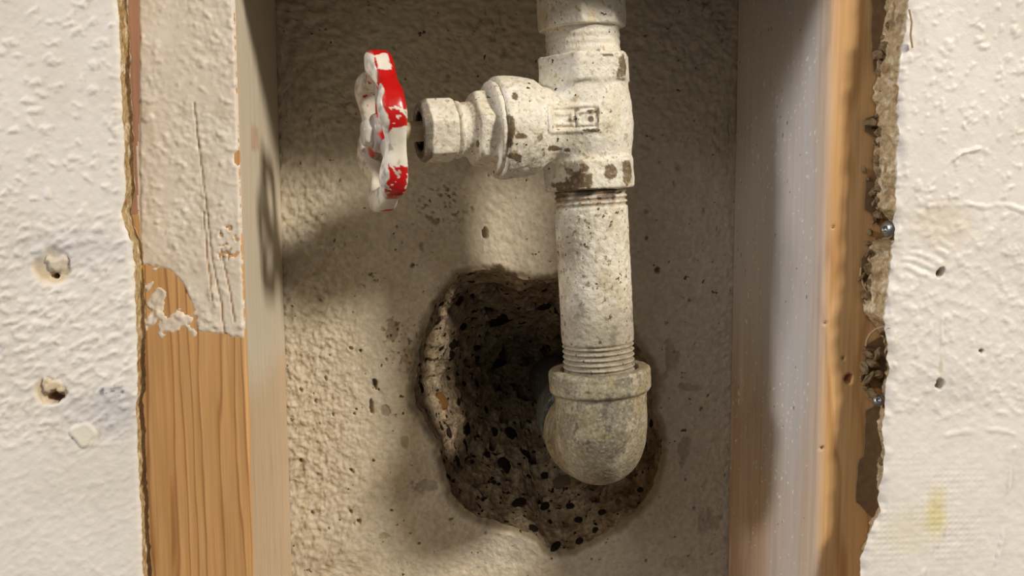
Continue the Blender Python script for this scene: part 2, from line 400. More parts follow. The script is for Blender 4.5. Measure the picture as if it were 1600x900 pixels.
    cav = mk('hole_interior', pc, fc, M_cavity, o, cc)
    # aggregate stones set in the broken faces
    bvh = BVHTree.FromPolygons([Vector(x) for x in pc[:NR*NT:1]], fc[:(NR-1)*NT].tolist())
    def pebble_mesh(seed):
        nlat, nlon = 7, 10; vs = []
        for i in range(nlat+1):
            a = math.pi*i/nlat
            for j in range(nlon):
                b = 2*math.pi*j/nlon; vs.append((math.sin(a)*math.cos(b), math.sin(a)*math.sin(b), math.cos(a)))
        v = np.array(vs); v = v*(1+0.22*vnoise(v+seed*3.1, 0.8, seed))[:, None]
        me_o = mk('pebble', v, gridf(nlat+1, nlon, wrap=True), None, cav)
        return me_o
    protos = [pebble_mesh(k) for k in range(4)]
    mats = [M_pebble, M_pebble, M_pebble, M_pebble_g]
    for k, ob in enumerate(protos): ob.data.materials.append(mats[k])
    first = list(protos)
    spots = [(656,588,5,8),(659,606,6,9),(691,626,12,15),(716,628,6,9),(700,672,7,13),(690,668,4,8),(730,668,5,13),(728,695,4,10),(757,665,6,12),
             (773,675,6,10),(800,678,14,13),(790,728,14,17),(826,745,6,6),(833,826,9,8),(868,853,16,6),(810,785,15,9),(852,790,14,6),(885,752,24,12),
             (755,780,6,4),(690,545,7,5),(708,538,15,8),(706,556,13,8),(745,543,13,8),(745,562,6,8),(725,510,22,6),(780,500,30,16),(760,455,10,5),
             (718,470,10,8),(684,500,9,7),(655,570,4,4),(905,812,8,6),(940,800,7,5),(985,720,8,9),(1008,690,7,10),(1000,765,8,5),(965,785,9,6),
             (745,600,6,7),(725,600,5,5),(700,590,5,5),(780,610,8,6),(760,640,5,6),(775,570,20,9),(735,720,5,7),(715,720,5,9),(740,760,6,4),
             (770,755,6,6),(700,745,5,7),(760,710,7,6),(820,710,9,8),(850,745,7,8),(905,845,8,6),(930,828,7,5),(1018,660,5,8),(815,465,10,6),
             (850,480,12,8),(690,475,6,5),(735,440,8,5),(860,815,7,4),(790,815,6,4),(890,790,8,5)]
    for i, (x, y, a, b) in enumerate(spots):
        d = Vector(ray(x, y)).normalized()
        loc, nor, fi, ds = bvh.ray_cast(Vector(CAM), d)
        if loc is None: continue
        k = 0 if i >= 4 else i
        k = i % 4 if (i, ) else k
        if (x, y) == (691, 626): mt = M_pebble_o
        elif i % 9 == 8: mt = M_pebble_g
        else: mt = M_pebble
        if first and (mt is M_pebble) and k < 3 and protos[k] in first:
            ob = protos[k]; first.remove(ob)
        else:
            ob = protos[k].copy()
            if mt is not protos[k].data.materials[0]:
                key = (k, mt.name)
                if key not in PEB: PEB[key] = protos[k].data.copy(); PEB[key].materials[0] = mt
                ob.data = PEB[key]
            COL.objects.link(ob); ob.parent = cav
        if nor.dot(d) > 0: nor = -nor
        px = ds/FPX
        ax = Vector((random.uniform(-.4, .4), 0, 1)); z = nor; xx = ax.cross(z).normalized(); yy = z.cross(xx)
        R = Matrix((xx, yy, z)).transposed()
        ob.matrix_local = Matrix.Translation(loc-nor*min(a, b)*px*0.12) @ R.to_4x4() @ Matrix.Diagonal((a*px, b*px, min(a, b)*px*0.45, 1))
    for ob in first: bpy.data.objects.remove(ob)
    return o
PEB = {}
wall_back = build_back()

# ------------------------------------------------------------------ timber studs
def axis_steps(lo, hi, dlo, dhi, fine, coarse=0.02):
    a = np.arange(dlo, dhi+fine/2, fine)
    l = np.arange(lo, dlo-coarse/2, coarse); r = np.arange(dhi+coarse, hi+coarse/2, coarse)
    return np.concatenate([l, a, r])
ZS = axis_steps(-0.44, 0.40, -0.15, 0.09, 0.0006)
def build_stud(side):
    # section walked from the outer front edge along the front face, round the arris, back along the inner face, then round the rest
    s = -1 if side == 'l' else 1
    xi = -0.0570 if side == 'l' else 0.1357; wdt = 0.040; dep = 0.0885
    rad = 0.0011 if side == 'l' else 0.0032
    sec = []; tag_ = []
    for t in np.arange(wdt, rad, -0.0006): sec.append((xi+s*t, 0.0)); tag_.append(0)
    for a in np.linspace(0, np.pi/2, 7): sec.append((xi+s*rad*(1-math.sin(a)), rad*(1-math.cos(a)))); tag_.append(1)
    for t in np.arange(rad+0.0008, dep, 0.0008): sec.append((xi, t)); tag_.append(2)
    for t in np.linspace(0, wdt, 6): sec.append((xi+s*t, dep)); tag_.append(3)
    for t in np.linspace(dep, 0, 10)[1:-1]: sec.append((xi+s*wdt, t)); tag_.append(3)
    sec = np.array(sec); tg = np.array(tag_); n = len(sec)
    p = np.zeros((len(ZS)*n, 3)); p[:, 0] = np.tile(sec[:, 0], len(ZS)); p[:, 1] = np.tile(sec[:, 1], len(ZS)); p[:, 2] = np.repeat(ZS, n)
    T = np.tile(tg, len(ZS)); front = (T == 0) | (T == 1); inner = T == 2
    q = p.copy(); q[:, 2] *= 0.12
    hh = 0.00018*fbm(q, 0.004, 2, 7)+0.0004*fbm(p, 0.05, 2, 9)
    if side == 'l':
        # old paint on the inner face, thin toward the bottom
        pa = np.where(inner, 1.0-0.34*sstep(-0.055, -0.075, p[:, 2])-0.05*sstep(0.02, 0.0, p[:, 1]), 0.0)
        pa = pa+np.where(inner, 0.12*fbm(q, 0.01, 3, 13), 0)
        col = np.tile(lin((216, 204, 182)), (len(p), 1)); col = mixc(col, lin((210, 190, 162)), 0.5*sstep(-.06, -.08, p[:, 2]))
        red = (1-sstep(0.5, 1.0, np.hypot((p[:, 1]-0.028)/0.022, (p[:, 2]-0.019)/0.006)))*inner
        col = mixc(col, lin((196, 150, 122)), 0.9*red*sstep(-.25, .5, fbm(q, .006, 3, 15)))
        # smear of old pink putty at the outer edge
        pk = (front & (p[:, 0] < -0.083) & (p[:, 2] > -0.005+.006*vnoise(p, .01, 77)))
        pa = np.where(pk, 0.9, pa); col[pk] = lin((178, 132, 108))
    else:
        fr = sstep(0.006, 0.0, p[:, 0]-xi)*front
        pa = np.where(inner, 0.93, 0.55*fr)
        low = sstep(-0.03, -0.10, p[:, 2])*sstep(0.030, 0.062, p[:, 1])+0.45*sstep(-0.07, -0.12, p[:, 2])
        pa = pa-np.where(inner, 0.55*np.clip(low, 0, 1), 0)-np.where(inner, 0.22*sstep(0.012, 0.0, p[:, 1]), 0)
        pa = np.clip(pa+np.where(inner | (fr > 0), 0.14*fbm(q, 0.01, 3, 17), 0), 0, 1)
        col = np.tile(lin((204, 199, 195)), (len(p), 1))
        sp = sstep(0.62, 0.72, vnoise(p, 0.0013, 19)+0.15*vnoise(p, .02, 20))*inner
        col = mixc(col, lin((240, 236, 228)), sp); pa = np.maximum(pa, sp)
        q2 = p*np.array([1, 1, .5])
        dk = sstep(0.80, 0.86, vnoise(q2, 0.0010, 21)+0.08*vnoise(p, .015, 22))*inner
        col = mixc(col, lin((40, 34, 30)), dk*.9); pa = np.maximum(pa, dk); hh = hh-0.0003*dk+0.0002*sp
    if side == 'r':
        e = dist2(p, 1326, 592, 0.0, 7, 8, .25*vnoise(p, .001, 5)); m = (1-sstep(.6, 1.1, e))*front
        hh = hh-0.004*m
        for x, y in ((1302, 355), (1318, 560), (1290, 505), (1284, 700)):
            hh = hh-0.0012*(1-sstep(.4, 1.2, dist2(p, x, y, 0, 2.2, 3)))*front
    nrm = np.zeros((n, 3)); nrm[tg == 0] = (0, -1, 0); nrm[tg == 2] = (-s, 0, 0)
    k = np.where(tg == 1)[0]; aa = np.linspace(0, np.pi/2, len(k)); nrm[k, 0] = -s*np.sin(aa); nrm[k, 1] = -np.cos(aa)
    p = p+np.tile(nrm, (len(ZS), 1))*hh[:, None]
    f = gridf(len(ZS), n, wrap=True, flip=(side == 'r'))
    o = mk('wall_stud', p, f, M_wood_l if side == 'l' else M_wood_r, None, col, {'paint': np.clip(pa, 0, 1)})
    return o
stud_l = tag(build_stud('l'), 'amber pine stud left of the red handwheel, its upper front painted cream', 'wall stud', 'timber studs of the wall frame')
stud_r = tag(build_stud('r'), 'golden pine stud with greyish whitewashed side, right of the elbow', 'wall stud', 'timber studs of the wall frame')

def build_paint_coat():
    # textured paint skin on the upper front of the left stud, torn lower edge
    xs = np.arange(-0.0898, -0.0569, 0.00042); zs = axis_steps(-0.06, 0.40, -0.056, 0.09, 0.00042)
    XX, ZZ = np.meshgrid(xs, zs); p = np.stack([XX.ravel(), np.zeros(XX.size), ZZ.ravel()], 1)
    ed = [(205,412),(232,414),(262,420),(285,440),(298,470),(310,492),(298,512),(318,519),(345,522),(384,529),(400,530)]
    e3 = np.array([P(x, y, 0) for x, y in ed]); zb = np.interp(p[:, 0], e3[:, 0], e3[:, 2])
    zb = zb+0.0010*fbm(p, 0.004, 2, 3)+0.0005*vnoise(p, 0.0012, 4)
    d = p[:, 2]-zb
    # island of paint left on the bare wood
    isl = 0.0042*(1-dist2(p, 244, 470, 0, 15, 32, 1.5*fbm(p, .0035, 3, 6)))
    isl2 = 0.0030*(1-dist2(p, 268, 500, 0, 42, 16, 1.7*fbm(p, .003, 3, 8)))
    d = np.maximum(d, np.maximum(isl, isl2))
    # worn scar along the crack
    scar = dist2(p, 358, 385, 0, 24, 40, 0)
    sc = (1-sstep(.5, 1.1, scar))*sstep(0.02, .25, vnoise(p, .0014, 12)+.25*vnoise(p, .0035, 14))
    chip = 1-sstep(.7, 1.0, dist2(p, 371, 247, 0, 7, 12, .3*vnoise(p, .0015, 15)))
    xb = np.interp(p[:, 2], [-.04, -.018, .06], [-.0892, -.0890, -.0862])+.0003*vnoise(p, .003, 2)
    d = np.minimum(d, p[:, 0]-xb)
    d = np.where((sc > .5) | (chip > .5), -0.001, d)
    n1 = fbm(p, 0.0030, 2, 21); n2 = fbm(p, 0.0014, 2, 22)
    tex = 0.00050*sstep(0.15, 0.65, n1)+0.00042*n2*sstep(-.6, .4, fbm(p, .012, 2, 23))+0.00010*n1
    # two fine drying cracks
    c1 = np.array([P(x, y, 0) for x, y in ((304,160),(312,240),(324,330),(331,400),(345,470),(352,525))])
    c2 = np.array([P(x, y, 0) for x, y in ((346,390),(352,420),(362,470),(368,505))])
    c3 = np.array([P(x, y, 0) for x, y in ((318,330),(322,380),(326,420),(332,470))])
    ck = np.zeros(len(p))
    for c, wd in ((c1, .00030), (c2, .00028), (c3, .00024)):
        xc = np.interp(p[:, 2], c[::-1, 2], c[::-1, 0])+.0002*vnoise(p, .003, 31); inz = (p[:, 2] < c[0, 2]) & (p[:, 2] > c[-1, 2])
        ck = np.maximum(ck, (1-sstep(.3, 1.2, np.abs(p[:, 0]-xc)/wd))*inz)
    h = 0.00050*sstep(-0.0002, 0.0006, d)-0.00016+tex*sstep(0, .001, d)-0.0009*ck*0.6
    p[:, 1] = -h-0.0003*0
    p[:, 1] += 0.0012*sstep(-0.0580, -0.0569, p[:, 0])
    col = np.tile(lin((228, 215, 198)), (len(p), 1))
    col = mixc(col, lin((236, 229, 216)), 0.5*sstep(0, .5, fbm(p, .012, 3, 41)))
    col = mixc(col, lin((198, 184, 160)), 0.5*sstep(0.1, .6, fbm(p, .006, 3, 43)))
    col = mixc(col, lin((140, 104, 70)), 0.8*ck)
    f = gridf(len(zs), len(xs)); keep = (d[f] > -0.0006).any(1); f = f[keep]
    used = np.unique(f); mp = -np.ones(len(p), int); mp[used] = np.arange(len(used))
    o = mk('paint_coat', p[used], mp[f], M_wallpaint, stud_l, col[used])
    o['label'] = 'cream textured paint ending in a torn edge'
build_paint_coat()

# thin patch of dried glue / paper on the right stud, shade included in its brown
def flat_patch(name, poly, Y, thick, m, parent, seed=0):
    pts = [P(x, y, Y) for x, y in poly]; res = []
    for i in range(len(pts)):
        a, b = pts[i], pts[(i+1) % len(pts)]
        for t in np.linspace(0, 1, 6)[:-1]: res.append(a*(1-t)+b*t)
    res = np.array(res); res += 0.0003*np.stack([vnoise(res, .002, seed), 0*res[:, 0], vnoise(res, .002, seed+1)], 1)
    n = len(res); c = res.mean(0); v = []
    for y in (Y, Y-thick): v += [(q[0], y, q[2]) for q in res]
    v += [(c[0], Y-thick, c[2])]
    fs = [(i, (i+1) % n, n+(i+1) % n, n+i) for i in range(n)]+[(n+i, n+(i+1) % n, 2*n) for i in range(n)]
    me = bpy.data.meshes.new(name); me.from_pydata([tuple(x) for x in v], [], fs); me.update()
    return link_mesh(name, me, m, parent)
g = flat_patch('glue_paper_patch', [(1352,642),(1366,634),(1392,640),(1392,806),(1376,814),(1362,808),(1337,784),(1336,770),(1341,718),(1349,712),(1350,680)], -0.0003, 0.0006, M_glue_paper, stud_r, 4)
g['label'] = 'brown patch of dried glue with shade in its colour'
for i, poly in enumerate(([(1362,-10),(1400,-10),(1396,60),(1390,108),(1378,100),(1364,112),(1361,60)], [(1352,282),(1366,276),(1384,286),(1380,330),(1372,352),(1360,332),(1350,326)],
                          [(1352,186),(1366,180),(1384,190),(1382,216),(1366,214),(1350,204)], [(1345,405),(1362,380),(1378,372),(1376,420),(1360,440),(1344,436)], [(1352,540),(1390,515),(1390,600),(1362,606),(1348,590)])):
    flat_patch('glue_paper_patch', poly, -0.0003, 0.0005, M_glue_paper, stud_r, 20+i)['label'] = 'brown patch of dried glue with shade in its colour'  # stand-ins for torn paper along the edge, shading kept in the brown

# ------------------------------------------------------------------ drywall
YD = -0.0127
def edge_fn(poly, Y):
    e = np.array([P(x, y, Y) for x, y in poly]); o = np.argsort(e[:, 2]); e = e[o]
    return lambda z: np.interp(z, e[:, 2], e[:, 0])
EL = edge_fn([(180,-150),(182,0),(186,90),(190,180),(194,300),(188,330),(192,352),(205,378),(211,470),(213,560),(212,640),(214,700),(218,800),(222,900),(226,1000)], YD)
ER = edge_fn([(1424,-150),(1420,0),(1418,40),(1408,90),(1406,180),(1404,250),(1400,330),(1393,420),(1388,470),(1383,500),(1388,530),(1389,590),(1384,640),(1380,680),
              (1384,700),(1381,735),(1376,760),(1378,800),(1360,830),(1352,860),(1346,880),(1345,900),(1340,1000)], YD)
ZD = axis_steps(-0.75, 0.75, -0.185, 0.135, 0.0005)
def holes_l(p, h, col, cell):
    for (x, y, r, lift) in ((82,418,30,.5), (78,612,24,.8)):
        e = dist2(p, x, y, YD, r, r*0.95, .2*vnoise(p, .003, 3)); m = 1-sstep(.75, 1.05, e)
        h = h*(1-m)-0.0009*m; col = mixc(col, lin((214, 192, 154)), .8*m)
        flap = 1-sstep(.6, 1.0, dist2(p, x+(5 if r > 26 else 2), y-6, YD, 17, 13, .7*vnoise(p, .0018, 4)))
        h = h+flap*0.0014
        pit = 1-sstep(.5, 1.1, dist2(p, x+(2 if r > 26 else 4), y+(13 if r > 26 else 9), YD, 8 if r > 26 else 14, 5 if r > 26 else 10, .3*vnoise(p, .0012, 5)))
        h = h-pit*0.0062; col = mixc(col, lin((150, 116, 76)), pit*.9)
    # flake of skim coat
    e = dist2(p, 128, 678, YD, 20, 24, .45*fbm(p, .004, 2, 6)); m = 1-sstep(.8, .95, e)
    h = h*(1-m)+m*0.0007; col = mixc(col, lin((236, 228, 212)), m)
    # bluish grey smudges
    for x, y, rx, ry in ((180,612,40,12),(185,650,50,50),(150,640,90,40),(120,390,120,40)):
        m = (1-sstep(.2, 1.1, dist2(p, x, y, YD, rx, ry)))
        col = mixc(col, lin((196, 194, 196)), .5*m)
    m = (1-sstep(.4, 1.1, dist2(p, 178, 610, YD, 36, 12)))*sstep(.1, .4, vnoise(p, .0011, 7)); col = mixc(col, lin((104, 104, 116)), .8*m)
    return h, col
def tex_l(p):
    kz = p[:, 2]; zt = P(100, 335, YD)[2]; zm = P(100, 690, YD)[2]
    upper = sstep(-.004, .004, kz-zt+.002*vnoise(p, .01, 1)); low = 1-sstep(-.004, .004, kz-zm)
    q = p.copy(); r = np.stack([p[:, 0]*.8+p[:, 2]*.6, p[:, 1], (p[:, 2]*.8-p[:, 0]*.6)*1.7], 1)
    n1 = .75*fbm(p, .0021, 2, 11)+.35*vnoise(p, .0045, 18); n2 = fbm(r, .0026, 2, 12); n3 = fbm(p, .0016, 2, 13)
    big = 0.00052*sstep(.08, .52, n1)+0.00010*n3
    rak = 0.00034*n2+0.00030*sstep(.0, .5, n2)+0.00012*n3
    h = big*(upper+.25*low)+rak*np.clip(1-upper-.75*low, 0, 1)+0.0005*fbm(p, .03, 2, 14)
    for y, d in ((336, .0004), (692, .0004)):
        pts = P(100, y, YD)[2]+.0022*vnoise(p*np.array([1, 0, 0]), .014, 15)
        h = h+.6*d*(1-sstep(0, .0011, np.abs(kz-pts)))*sstep(-.3, .5, vnoise(p, .009, 16))
    return h
def tex_r(p):
    kz = p[:, 2]; zt = P(1500, 330, YD)[2]; zl = P(1500, 560, YD)[2]; zb = P(1500, 655, YD)[2]
    upper = sstep(-.004, .004, kz-zt+.003*vnoise(p, .01, 1)); low = 1-sstep(-.005, .005, kz-zb)
    n1 = .75*fbm(p, .0022, 2, 31)+.35*vnoise(p, .005, 41); n3 = fbm(p, .0016, 2, 33); n2 = fbm(p, .0028, 3, 32)
    big = 0.00046*sstep(.08, .55, n1)+0.00006*n3
    mid = 0.00030*n2+0.00025*sstep(0, .5, n2)+.0001*n3
    per = 0.0021
    gx = np.cos(2*np.pi*(p[:, 0]+.0003*vnoise(p, .01, 34))/per); gz = np.cos(2*np.pi*(kz+.0003*vnoise(p, .012, 35))/per)
    mesh = 0.00015*np.maximum(gx, gz)*sstep(-.5, .4, vnoise(p, .012, 39))*(1-sstep(.3, 1.1, dist2(p, 1440, 800, YD, 160, 130)))+.0002*n1
    h = big*upper+mid*np.clip(1-upper-low, 0, 1)+mesh*low+0.0006*fbm(p, .03, 2, 36)
    # trowel stroke and patch edge
    for (pts, d, wd) in ((((1450,290),(1475,262),(1500,240),(1530,232)), .0007, .0009), (((1395,326),(1430,318),(1460,322),(1500,316),(1540,324),(1570,320),(1610,332)), .00035, .0014),
                         (((1480,680),(1510,674),(1560,672),(1585,678)), .0003, .0014), (((1440,900),(1458,860),(1475,820),(1478,800)), .0005, .0008), (((1550,900),(1565,840),(1572,780),(1585,700)), .0006, .0009),
                         (((1470,560),(1471,520),(1471,500)), .0004, .0007)):
        e = np.array([P(x, y, YD) for x, y in pts]); best = np.full(len(p), 1.0)
        for i in range(len(e)-1):
            a, b = e[i], e[i+1]; ab = (b-a)[[0, 2]]; ap = p[:, [0, 2]]-a[[0, 2]]
            t = np.clip(ap@ab/(ab@ab), 0, 1); best = np.minimum(best, np.hypot(*(ap-t[:, None]*ab).T))
        h = h+d*(1-sstep(.1, 1, (best+.0005*vnoise(p, .002, 37))/wd))*sstep(-.5, .3, vnoise(p, .007, 40))
    # raked fan of putty
    fan = (1-sstep(.5, 1.1, dist2(p, 1440, 390, YD, 55, 60)))
    h = h+fan*0.00022*np.sin((kz*1.0+p[:, 0]*.25+.0022*vnoise(p, .009, 38))/.0031*2*np.pi)*sstep(-.3, .4, vnoise(p, .008, 42))
    return h
def holes_r(p, h, col, cell):
    for x, y, rx, ry, d in ((1470,426,7,9,5), (1469,600,7,9,5), (1534,549,4,4,1.2)):
        m = 1-sstep(.5, 1.15, dist2(p, x, y, YD, rx, ry, .3*vnoise(p, .0012, 5)))
        h = h-m*d*.001; col = mixc(col, lin((120, 96, 66)), m*.8)
    m = 1-sstep(.4, 1.1, dist2(p, 1470, 575, YD, 5, 22)); col = mixc(col, lin((206, 190, 160)), .7*m)
    m = (1-sstep(.1, 1.1, dist2(p, 1462, 800, YD, 26, 62, .35*fbm(p, .006, 2, 8)))); col = mixc(col, lin((224, 208, 140)), .75*m)
    m = (1-sstep(.2, 1.1, dist2(p, 1410, 830, YD, 70, 60, .3*fbm(p, .01, 2, 9)))); col = mixc(col, lin((228, 220, 182)), .4*m)
    m = (1-sstep(.2, 1.1, dist2(p, 1480, 610, YD, 110, 45))); col = mixc(col, lin((214, 208, 200)), .5*m)
    m = (1-sstep(.2, 1.1, dist2(p, 1470, 350, YD, 80, 55))); col = mixc(col, lin((226, 214, 192)), .6*m)
    return h, col
def build_drywall(side):
    s = -1 if side == 'l' else 1; E = EL if side == 'l' else ER
    z = ZD; rag = np.stack([np.zeros(len(z)), np.zeros(len(z)), z], 1)
    ex = E(z)+(0.00035*vnoise(rag, .004, 1)+0.0002*vnoise(rag, .0014, 2) if side == 'l' else 0.0009*fbm(rag, .008, 3, 3)+0.0004*vnoise(rag, .0015, 4))
    u = np.concatenate([np.arange(0, 0.064, 0.00045), np.arange(0.0645, 0.135, 0.0007), np.arange(0.137, 0.62, 0.02)])
    XX = ex[:, None]+s*u[None, :]; ZZ = np.repeat(z[:, None], len(u), 1)
    p = np.stack([XX.ravel(), np.full(XX.size, YD), ZZ.ravel()], 1); U = np.tile(u, len(z))
    h = (tex_l if side == 'l' else tex_r)(p)
    col = np.tile(lin((236, 229, 221)), (len(p), 1))
    col = mixc(col, lin((222, 214, 202)), .5*sstep(0, .5, fbm(p, .03, 2, 51)))
    h, col = (holes_l if side == 'l' else holes_r)(p, h, col, 0)
    fade = (1-sstep(.11, .133, U))*sstep(-.185, -.165, p[:, 2])*(1-sstep(.115, .134, p[:, 2])); h = h*fade
    lip = np.clip(1-U/(.0022 if side == 'l' else .0035), 0, 1)
    h = h+(-0.0009*lip**2 if side == 'l' else 0.0010*lip*vnoise(p, .004, 53)-.0006*lip**2)
    p[:, 1] = YD-h
    nz, nu = len(z), len(u)
    f = gridf(nz, nu, flip=(side == 'l'))
    f = f[:, ::-1] if False else f
    o = mk('wall_left' if side == 'l' else 'wall_right', p, f, M_wallpaint, None, col)
    struct(o, 'off-white textured drywall with two torn screw holes on the left' if side == 'l' else 'off-white drywall with a ragged broken edge on the right', 'wall')
    # broken gypsum core along the cut
    ys = np.linspace(0, 1, 34); fx = p.reshape(nz, nu, 3)[:, 0, :]
    kz = P(215, 560, YD)[2]; rec = .0006*sstep(kz+.006, kz-.004, z)*(1+.5*vnoise(rag, .01, 9)) if side == 'l' else np.zeros(nz)
    if side == 'r':
        k = np.array([P(1380, y, YD)[2] for y in (325, 345, 370, 385, 490, 530, 600, 640, 800, 815)])
        rec = np.interp(z, k[::-1], [.0085, .007, .006, .006, .006, 0, 0, .005, .005, 0])
    pts = []
    for t in ys:
        base = np.stack([fx[:, 0]+s*rec*(sstep(.25, .5, t) if side == 'l' else sstep(.02, .2, t)), fx[:, 1]*(1-t)+(-0.0004)*t, z], 1)
        bul = (0.0006 if side == 'l' else 0.0024)*math.sin(math.pi*min(1, t*1.02))
        nn = fbm(base, .006, 3, 61 if side == 'l' else 71)*(0.0005 if side == 'l' else .0018)*sstep(0, .15, t)+fbm(base, .0018, 2, 63)*(.0004 if side == 'l' else .0008)*sstep(0, .1, t)
        base[:, 0] += -s*(bul*0.3+nn)-s*(-0.0002*t if side == 'l' else 0.0020*t)
        pts.append(base)
    q = np.stack(pts, 1).reshape(-1, 3); tt = np.tile(ys, nz)
    col = np.tile(lin((184, 158, 116) if side == 'l' else (188, 164, 128)), (len(q), 1))
    col = mixc(col, lin((150, 112, 66) if side == 'l' else (138, 112, 80)), .8*sstep(0, .4, fbm(q, .005, 3, 81)))
    col = mixc(col, lin((228, 214, 184)), .7*sstep(.1, .5, fbm(q, .003, 2, 83)))
    if side == 'l': col = mixc(col, lin((92, 66, 40)), .85*sstep(.55, .7, tt+.3*vnoise(q, .01, 85))*(1-sstep(.85, 1, tt)))  # dark line toward the stud, its shadow put into the colour
    if side == 'l': col = mixc(col, lin((84, 62, 40)), .9*sstep(.42, .5, tt+.25*fbm(q, .006, 3, 86))*sstep(kz+.012, kz-.004, q[:, 2]))  # lower dark gap painted as paper brown instead of a recess
    col = mixc(col, lin((238, 230, 216)), 1-sstep(.01, .06, tt))
    c = mk('gypsum_edge', q, gridf(nz, len(ys), flip=(side != 'l')), M_gypsum, o, col)
    c['label'] = 'broken tan plaster core along the cut edge'
    return o
wall_l = build_drywall('l'); wall_r = build_drywall('r')

# drywall left above the opening, spanning between the side panels (and below it)
def build_panel(name, z0, z1, label):
    xs = np.linspace(-0.095, 0.165, 200); zs = np.linspace(z0, z1, 60)
    XX, ZZ = np.meshgrid(xs, zs)
    front = np.stack([XX.ravel(), np.full(XX.size, YD), ZZ.ravel()], 1)
    back = np.stack([XX.ravel(), np.full(XX.size, -0.0004), ZZ.ravel()], 1); n = len(front); nz, nx = len(zs), len(xs)
    fr = gridf(nz, nx); bk = gridf(nz, nx, flip=True)+n
    def band(idx):
        i = np.array(idx); return np.stack([i[:-1], i[:-1]+n, i[1:]+n, i[1:]], 1)
    b1 = band(np.arange(nx)); b2 = band(np.arange(nx)[::-1]+(nz-1)*nx); b3 = band(np.arange(nz)*nx)[:, ::-1]; b4 = band(np.arange(nz)*nx+nx-1)
    v = np.concatenate([front, back]); jag = .0008*fbm(v, .01, 2, 7); v[:, 2] += jag
    o = mk(name, v, np.concatenate([fr, bk, b1, b2, b3, b4]), M_wallpaint, None, np.tile(lin((230, 223, 212)), (len(v), 1)), smooth=False)
    struct(o, label, 'wall')
build_panel('wall_top', 0.083, 0.60, 'off-white drywall spanning above the opening')

# ------------------------------------------------------------------ plumbing: frame of the valve
VO = P(917, 195, 0.031)
wv = P(910, 65, 0.031)-P(936.5, 590, 0.031); wv /= np.linalg.norm(wv)
th = math.radians(13.0); av = np.array([-math.cos(th), -math.sin(th), 0.0]); av -= wv*(av@wv); av /= np.linalg.norm(av)
nv = np.cross(wv, av)      # right-handed: stem (x), nv (y, toward the camera), up (z)
RV = Matrix((av, nv, wv)).transposed()
def vworld(p): return VO+p[:, 0:1]*av+p[:, 1:2]*nv+p[:, 2:3]*wv     # local metres -> world
def chips(p, spots, jit=0.45, seed=0):       # p world points; spots (x, y, rx, ry) seen on the front, depth Y guess
    j = 1.5*jit*fbm(p, .0026, 4, seed+3); m = np.zeros(len(p))
    for x, y, rx, ry, Y in spots:
        m = np.maximum(m, (1-sstep(.85, 1.0, dist2(p, x, y, Y, rx, ry, j)))*(np.abs(p[:, 1]-Y) < 0.011))
    return m
def paint_noise(amp=1.0, seed=0):
    def f(p): return amp*(0.30*fbm(p, .0042, 2, 3+seed)+0.14*fbm(p, .0014, 2, 9+seed))
    return f
CREAM = (234, 227, 210)
def cream_col(pw, seed=0, dirt=0.5):
    c = np.tile(lin(CREAM), (len(pw), 1))
    c = mixc(c, lin((214, 198, 166)), dirt*sstep(0, .5, fbm(pw, .008, 3, 5+seed)))
    c = mixc(c, lin((244, 240, 230)), .5*sstep(.1, .5, fbm(pw, .005, 2, 8+seed)))
    c = mixc(c, lin((150, 126, 90)), .55*sstep(.42, .6, fbm(pw, .0022, 2, 11+seed)))
    return c
valve = empty('gate_valve', VO, RV)
tag(valve, 'cream painted gate valve with red handwheel on the upright pipe', 'valve')

def f_body(x, y, z):
    r = np.hypot(x, y)
    barrel = poly_sd(r, z, [(0, -17), (14.8, -17), (15.2, -12), (16.3, -6), (16.7, 0), (16.4, 6), (15.4, 12), (15.0, 18), (0, 18)])
    rs = np.hypot(y, z)
    arm = poly_sd(rs, x, [(0, -2), (13.2, -2), (13.2, 15), (14.3, 18), (16.6, 21.5), (17.5, 25), (17.9, 30), (17.9, 34.6), (17.2, 35.4), (0, 35.4)])
    hexT = prism(ngon_sd(x, y, 15.5, 6, 0.0), slab(z, 14.5, 24.2), 1.0)
    hexT = smax(hexT, np.hypot(r, 0)-17.4, .8)
    hexB = prism(ngon_sd(x, y, 15.7, 6, 0.0), slab(z, -23.4, -12.6), 1.1)
    hexB = smax(hexB, r-17.6, .8)
    d = smin(barrel, arm, 3.2)
    d = smin(d, hexT, 1.6); d = smin(d, hexB, 1.8)
    # raised size plate on the front
    u = x*0.92-y*0.39-4.1; v = z-1.4
    bx = np.maximum(np.abs(u)-8.2, np.abs(v)-4.2)
    frame = np.abs(np.maximum(bx, -9))-0.55
    bx2 = np.abs(np.maximum(np.abs(u+3.6)-2.5, np.abs(v)-2.2))-0.45
    tick = np.minimum(np.maximum(np.abs(u-1.0)-.5, np.abs(v)-2.4), np.maximum(np.abs(u-4.2)-2.2, np.abs(np.abs(v)-1.8)-.45))
    fm = np.minimum(np.minimum(frame, bx2), tick)
    d = d-0.75*(1-sstep(-.3, .6, fm))*(y > 4)*(np.abs(u) < 9.5)
    # socket mouths
    d = smax(d, -(prism(r-12.6, slab(z, 23, 40), .3)), .5)
    return d
V, Q = sdf_mesh(f_body, (-19, -20, -26), (38, 20, 27), 0.45, paint_noise(1.0, 0))
W = vworld(V); c = cream_col(W, 0, .45)
YF = 0.0155
